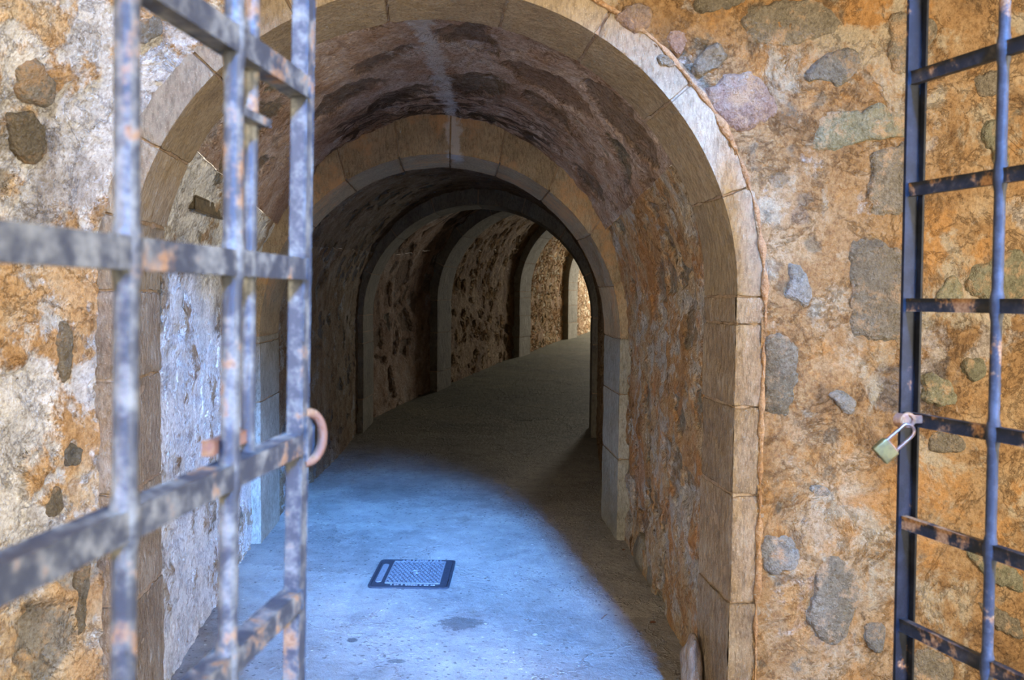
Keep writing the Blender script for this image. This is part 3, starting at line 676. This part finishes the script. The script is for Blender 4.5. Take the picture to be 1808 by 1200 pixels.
# staple plate and D-shaped loop on the stile
c = on_plane(525, 775, p0L, nL)
bm = bmesh.new(); bm_box(bm, Vector((PL(0, 0).x, PL(0, 0).y, c.z)) - dL * 0.012, dL * 0.014, nL * 0.006, Z * 0.030, 0.002)
from_bm('staple_plate', bm, M['iron_lit'], gl, True)
bm = bmesh.new(); base = PL(0, c.z); ctrl = []
Ld = (nL * 0.62 - dL * 0.78).normalized()
for k in range(15):
    t = math.pi * k / 14; ctrl.append(base - dL * 0.006 + Ld * (0.030 * math.sin(t) ** 0.8) + Z * (0.036 * math.cos(t)))
tube(bm, ctrl, 0.0068, 12); from_bm('staple_loop', bm, M['rust'], gl, True)

# --- right leaf: free end at depth 1.9
kR = -0.341
gr, PR_, dR, nR = leaf('R', 'iron_gate', at(1617, 524, 1.9).x, 1.9, kR, 'black iron grille gate leaf standing open at the right, with a padlock hanging on it', 0, 0, 0, 0, 0, 0, 0)
p0R = PR_(0, 1.5)
ztR, zbR = 2.55, 0.15
LENR = 1.02
sideR = Vector((1, 0, 0))
fx = Vector((0.94, 0.34, 0)).normalized(); fy = Vector((-fx.y, fx.x, 0))
bm = bmesh.new(); bm_box(bm, Vector((p0R.x, p0R.y, (ztR + zbR) / 2)), fx * 0.021, fy * 0.004, Z * (ztR - zbR) / 2, 0.0015)
bm_box(bm, Vector((p0R.x, p0R.y, (ztR + zbR) / 2)) + fx * 0.019 + fy * -0.006, fx * 0.003, fy * 0.010, Z * (ztR - zbR) / 2, 0.001)
from_bm('stile', bm, M['iron_black'], gr, True)
zr_ = [on_plane(1622, p, p0R, nR).z for p in (142, 336, 538, 739, 926, 1112)]
zr_ = [zr_[0] + 0.25] + zr_ + [zr_[-1] - 0.25]
for z in zr_:
    bar_box('crossbar', PR_(-0.008, z, 0.006), PR_(LENR, z, 0.006), 0.0145, 0.006, nR, M['iron_cross'], gr)
bar_box('crossbar', PR_(0, ztR, 0.006), PR_(LENR, ztR, 0.006), 0.0145, 0.006, nR, M['iron_cross'], gr)
bar_box('stile', PR_(LENR, zbR), PR_(LENR, ztR), 0.016, 0.010, nR, M['iron_black'], gr)
s1 = (on_plane(1777, 540, p0R, nR) - PR_(0, 0)).dot(dR)
for q in range(1, 5):
    s_ = s1 * q
    if s_ > LENR - 0.05: break
    bm = bmesh.new(); pts, rad = [], []
    az = [ztR] + zr_ + [zbR]
    for za, zb_ in zip(az, az[1:]):
        for z, r in ((za - 0.012, 0.0135), (za - 0.020, 0.0125), (za - 0.030, 0.0105), ((za + zb_) / 2, 0.0105), (zb_ + 0.030, 0.0105), (zb_ + 0.020, 0.0125), (zb_ + 0.012, 0.0135)):
            pts.append(PR_(s_, z, 0.006)); rad.append(r)
    tube(bm, pts, rad, 18); from_bm('vertical_rod', bm, M['iron_rod'], gr, True)
# rusted eye and rivet on the lock bar of the right leaf
YR = 1.87
def R_at(px, py, dy=0.0): return at(px, py, YR - 0.035 + dy)
bm = bmesh.new()
c = R_at(1601, 741, -0.01); t = Vector((0.55, -1, 0)).normalized()
tube(bm, [c - t * 0.012, c - t * 0.010, c + t * 0.008, c + t * 0.011], [0.012, 0.0145, 0.0145, 0.011], 20)
from_bm('rivet', bm, M['rust'], gr, True)
bm = bmesh.new(); e0 = R_at(1612, 739); e1 = R_at(1640, 740, 0.012)
bm_box(bm, (e0 + e1) / 2, (e1 - e0) / 2, Vector((0, 0.004, 0)), Z * 0.009, 0.002)
from_bm('hasp_strap', bm, M['rust'], gr, True)
bm = bmesh.new(); cc = R_at(1612, 741, -0.004)
pts = [cc + Vector((0.013 * math.cos(a), 0, 0.013 * math.sin(a))) for a in [2 * math.pi * k / 18 for k in range(19)]]
tube(bm, pts, 0.0045, 10, False); from_bm('hasp_eye', bm, M['rust'], gr, True)
# padlock hanging askew from the eye
pc = R_at(1563, 797, -0.03)
pl = empty('padlock', pc, 'small tarnished brass padlock with a worn steel shackle hanging from the right gate', 'padlock')
ax = Vector((0.62, 0, 0.78)).normalized(); sd = Vector((0.78, 0.0, -0.62)).normalized(); th = Vector((0, 1, 0))
u = (R_at(1577, 771, -0.03) - pc)                               # from body centre to top middle
a_top = (R_at(1561, 772, -0.03), R_at(1586, 800, -0.03))
topc = (a_top[0] + a_top[1]) / 2; sd = (a_top[1] - a_top[0]).normalized(); up_ = Vector((-sd.z, 0, sd.x)); 
if up_.z < 0: up_ = -up_
halfw = 0.0225; hh = 0.0175
body_c = topc - up_ * hh
bm = bmesh.new(); bm_box(bm, body_c, sd * halfw, th * 0.0085, up_ * hh, 0.0035, 3)
from_bm('lock_body', bm, M['brass'], pl, True)
bm = bmesh.new(); bm_box(bm, topc + up_ * 0.001, sd * (halfw - 0.004), th * 0.006, up_ * 0.0012, 0.0006)
from_bm('top_plate', bm, M['steel'], pl, True)
bm = bmesh.new(); r = 0.0150
legs = 0.045; pts = [topc - sd * r]
for k in range(13):
    a = math.pi - math.pi * k / 12; pts.append(topc + up_ * (legs + 0.0150 * math.sin(a)) + sd * (r * math.cos(a)))
pts.append(topc + sd * r)
tube(bm, pts, 0.0036, 12); from_bm('shackle', bm, M['steel'], pl, True)
bm = bmesh.new(); tube(bm, [body_c - up_ * (hh - 0.001), body_c - up_ * (hh + 0.0008)], 0.005, 14); from_bm('keyway', bm, M['castiron'], pl, True)

# ------------------------------------------------------------------ cast iron inspection cover
def on_floor(px, py):
    d = ray(px, py); return CAM + d * (-CAMZ / d.z)
c4 = [on_floor(653, 1038), on_floor(797, 1041), on_floor(801, 991), on_floor(669, 990)]
cen = sum(c4, Vector()) / 4
ux = ((c4[1] - c4[0]) + (c4[2] - c4[3])).normalized(); uy = Vector((-ux.y, ux.x, 0))
hx = ((c4[1] - c4[0]).length + (c4[2] - c4[3]).length) / 4; hy = ((c4[3] - c4[0]).dot(uy) + (c4[2] - c4[1]).dot(uy)) / 4
skew = ((c4[3] - c4[0]).dot(ux) + (c4[2] - c4[1]).dot(ux)) / 4 / max(hy, .01)
cov = empty('inspection_cover', cen, 'small rectangular cast iron cover with a raised diamond grid, set in the floor', 'inspection cover')
def CP(a, b, z=0.0): return cen + ux * a + uy * b + Z * z
def rrect(hx_, hy_, r, n=6):
    out = []
    for cx_, cy_, a0 in ((hx_ - r, hy_ - r, 0), (-hx_ + r, hy_ - r, 90), (-hx_ + r, -hy_ + r, 180), (hx_ - r, -hy_ + r, 270)):
        for k in range(n + 1):
            a = math.radians(a0 + 90 * k / n); out.append((cx_ + r * math.cos(a), cy_ + r * math.sin(a)))
    return out
def slab(name, outline, z0, z1, mat, parent, hole=None):
    bm = bmesh.new(); O = [CP(a, b) for a, b in outline]; n = len(O)
    if hole is None:
        t = [bm.verts.new(p + Z * z1) for p in O]; b = [bm.verts.new(p + Z * z0) for p in O]
        bm.faces.new(t); bm.faces.new(b[::-1])
        for i in range(n): bm.faces.new((b[i], b[(i + 1) % n], t[(i + 1) % n], t[i]))
    else:
        H = [CP(a, b) for a, b in hole]
        rings = [[bm.verts.new(p + Z * z) for p in X] for X, z in ((O, z0), (O, z1), (H, z1), (H, z0))]
        for q in range(3):
            for i in range(n): bm.faces.new((rings[q][i], rings[q][(i + 1) % n], rings[q + 1][(i + 1) % n], rings[q + 1][i]))
    return from_bm(name, bm, mat, parent)
slab('frame', rrect(hx, hy, 0.030), -0.03, 0.010, M['castiron'], cov, rrect(hx - 0.012, hy - 0.012, 0.022))
lid = slab('lid', rrect(hx - 0.015, hy - 0.015, 0.02), -0.03, 0.009, M['castiron'], cov)
gx0, gx1, gy0, gy1 = -hx * 0.60, hx * 0.74, -hy * 0.76, hy * 0.80
ttop = 0.0145
bm = bmesh.new()
nx = 24; ny = 14
for i in range(nx):
    for j in range(ny):
        if (i + j) % 2: continue
        a = lerp(gx0, gx1, (i + 0.5) / nx); b = lerp(gy0, gy1, (j + 0.5) / ny)
        rr = math.hypot(a - (gx0 + gx1) / 2, b - (gy0 + gy1) / 2)
        if rr < hx * 0.15: continue
        sx = (gx1 - gx0) / nx * 0.60; sy = (gy1 - gy0) / ny * 0.60
        q = [CP(a + sx, b, ttop), CP(a, b + sy, ttop), CP(a - sx, b, ttop), CP(a, b - sy, ttop)]
        t = [bm.verts.new(p) for p in q]; bb = [bm.verts.new(p + (p - CP(a, b, ttop)) * 0.25 - Z * 0.006) for p in q]
        bm.faces.new(t)
        for k in range(4): bm.faces.new((bb[k], bb[(k + 1) % 4], t[(k + 1) % 4], t[k]))
from_bm('diamond_grid', bm, M['castiron_worn'], lid)
bm = bmesh.new()
def rim(a0, b0, a1, b1, wd, zt=0.0150):
    for (p, q) in (((a0, b0), (a1, b0)), ((a1, b0), (a1, b1)), ((a1, b1), (a0, b1)), ((a0, b1), (a0, b0))):
        P_, Q_ = CP(*p), CP(*q); bm_box(bm, (P_ + Q_) / 2 + Z * (zt - 0.003), (Q_ - P_) / 2 * (1 + wd / (Q_ - P_).length), (Q_ - P_).normalized().cross(Z) * wd / 2, Z * 0.003)
rim(gx0, gy0, gx1, gy1, 0.005)
from_bm('grid_border', bm, M['castiron_worn'], lid)
bm = bmesh.new()
for rr_ in (0.13, 0.085, 0.04):
    pts = [CP((gx0 + gx1) / 2 + hx * rr_ * math.cos(a), (gy0 + gy1) / 2 + hx * rr_ * math.sin(a), 0.0125) for a in [2 * math.pi * k / 24 for k in range(25)]]
    tube(bm, pts, 0.0025, 6, False)
from_bm('centre_medallion', bm, M['castiron_worn'], lid)
slab('side_panel', [(a - hx * 0.79, b - 0.01) for a, b in rrect(0.016, hy * 0.64, 0.014)], 0.008, 0.0125, M['castiron_worn'], lid)
# worn raised lettering strips along both long edges (illegible in the photograph)
for bb_, lo, hi in ((gy1 + 0.026, -0.40, 0.62), (gy0 - 0.020, -0.45, 0.60)):
    bm = bmesh.new(); rnd = random.Random(3); a = lo * hx
    while a < hi * hx:
        wd = rnd.choice((0.006, 0.009, 0.012)); bm_box(bm, CP(a + wd / 2, bb_, 0.011), ux * wd / 2, uy * 0.0075, Z * 0.0028); a += wd + rnd.choice((0.003, 0.003, 0.012))
    from_bm('worn_lettering', bm, M['castiron_worn'], lid)

# ------------------------------------------------------------------ small things
# wooden peg let into the left plastered wall
bayA = away(A1, D1, 0.03, 0.06); bayB = away(A2, 0.02, 0.05, 0.22)
pw = bayA.leg(-1, 0); qw = bayB.leg(-1, 0); dw = (qw - pw).normalized(); nw_ = Vector((dw.y, -dw.x, 0))
a = on_plane(308, 357, pw, nw_); b = on_plane(360, 376, pw, nw_)
mid_ = (a + b) / 2
bm = bmesh.new(); L_ = (b - a); Ld_ = L_.normalized(); U_ = nw_.cross(Ld_).normalized()
bm_box(bm, mid_ + nw_ * 0.03, L_ / 2, nw_ * 0.05, U_ * 0.024, 0.006, 2)
for v in bm.verts: v.co += Vector((noise.noise(v.co * 40), noise.noise(v.co * 40 + Vector((5, 0, 0))), noise.noise(v.co * 40 + Vector((9, 0, 0))))) * 0.008
tag(from_bm('wooden_block', bm, M['wood'], None), 'short weathered wooden block let into the white plastered left wall of the tunnel', 'wood block')

def rock(name, c, r, mat, seed, label=None, cat='stone', sub=3, group=None):
    bm = bmesh.new(); bmesh.ops.create_icosphere(bm, subdivisions=sub, radius=1.0)
    for v in bm.verts:
        n = v.co.normalized(); k = 1 + 0.22 * noise.noise(n * 1.6 + Vector((seed, 0, 0))) + 0.07 * noise.noise(n * 5 + Vector((seed, 3, 0)))
        v.co = Vector((n.x * r[0] * k, n.y * r[1] * k, n.z * r[2] * k)) + Vector(c)
    o = from_bm(name, bm, mat, None, False); o.data.polygons.foreach_set('use_smooth', [True] * len(o.data.polygons))
    if label: tag(o, label, cat, group)
    return o
g = on_floor(1208, 1230); rock('boulder', (g.x + 0.02, g.y - 0.02, 0.10), (0.04, 0.08, 0.14), M['boulder'], 3.0, 'smooth ochre boulder set at the foot of the entrance arch, right jamb', 'boulder', 4)
g = on_floor(1126, 1003); rock('stone', (g.x + 0.03, g.y, 0.09), (0.05, 0.12, 0.11), M['arch_dark'], 8.0, 'dark rounded stone at the foot of the right tunnel wall, farther one', 'stone')
g = on_floor(1150, 1040); rock('stone', (g.x + 0.03, g.y, 0.07), (0.05, 0.10, 0.09), M['arch_dark'], 12.0, 'dark stone at the foot of the right tunnel wall, nearer one', 'stone')
def leafobj(px, py, s_, rot, label):
    c = on_floor(px, py); bm = bmesh.new(); n = 9; pr = []
    for side in (1, 0, -1):
        row = []
        for k in range(n):
            t = k / (n - 1); wd = math.sin(math.pi * t) ** 0.8 * 0.32
            x = (t - 0.5) * s_; y_ = side * wd * s_; z = 0.009 + abs(side) * 0.25 * wd * s_ + 0.12 * s_ * (t - 0.5) ** 2
            row.append(bm.verts.new(c + Vector((x * math.cos(rot) - y_ * math.sin(rot), x * math.sin(rot) + y_ * math.cos(rot), z))))
        pr.append(row)
    for a_, b_ in zip(pr, pr[1:]):
        for k in range(n - 1):
            try: bm.faces.new((a_[k], a_[k + 1], b_[k + 1], b_[k]))
            except ValueError: pass
    r = bmesh.ops.solidify(bm, geom=bm.faces[:], thickness=0.001)
    tag(from_bm('dry_leaf', bm, M['leaf'], None), label, 'leaf')
leafobj(1153, 1102, 0.035, 0.4, 'reddish dry leaf on the floor near the foot of the right wall')
leafobj(1101, 973, 0.03, 1.2, 'dry leaf lying by the base of the second arch on the right')
bm = bmesh.new(); t0, t1 = on_floor(1062, 1096), on_floor(1072, 1087)
tube(bm, [t0 + Z * 0.010, (t0 + t1) / 2 + Z * 0.012, t1 + Z * 0.009], [0.0015, 0.002, 0.001], 6)
tag(from_bm('twig', bm, M['leaf'], None), 'short dry twig on the floor near the shadow edge', 'twig')
for i, (px, py, s_) in enumerate(((945, 1122, .016), (930, 1094, .012), (742, 1167, .012), (910, 1012, .010), (1020, 1028, .010), (858, 1102, .012), (345, 1063, .03))):
    g = on_floor(px, py); rock('pebble', (g.x, g.y, s_ * 0.35), (s_, s_ * 0.8, s_ * 0.5), M['grit'], i * 2.0, 'small loose grey pebble on the concrete floor', 'pebble', 2, 'loose pebbles on the floor')

# both leaves lean a little on their hinges
def lean(root, pivot, ang, dx):
    root.matrix_world = Matrix.Translation(Vector(pivot) + Vector((dx, 0, 0))) @ Matrix.Rotation(ang, 4, 'Y') @ Matrix.Translation(-Vector(pivot)) @ Matrix.Translation(root.location)
lean(gl, PL(0, 1.1), 0.018, 0.002)
lean(gr, PR_(0, 1.15), -0.013, -0.010)
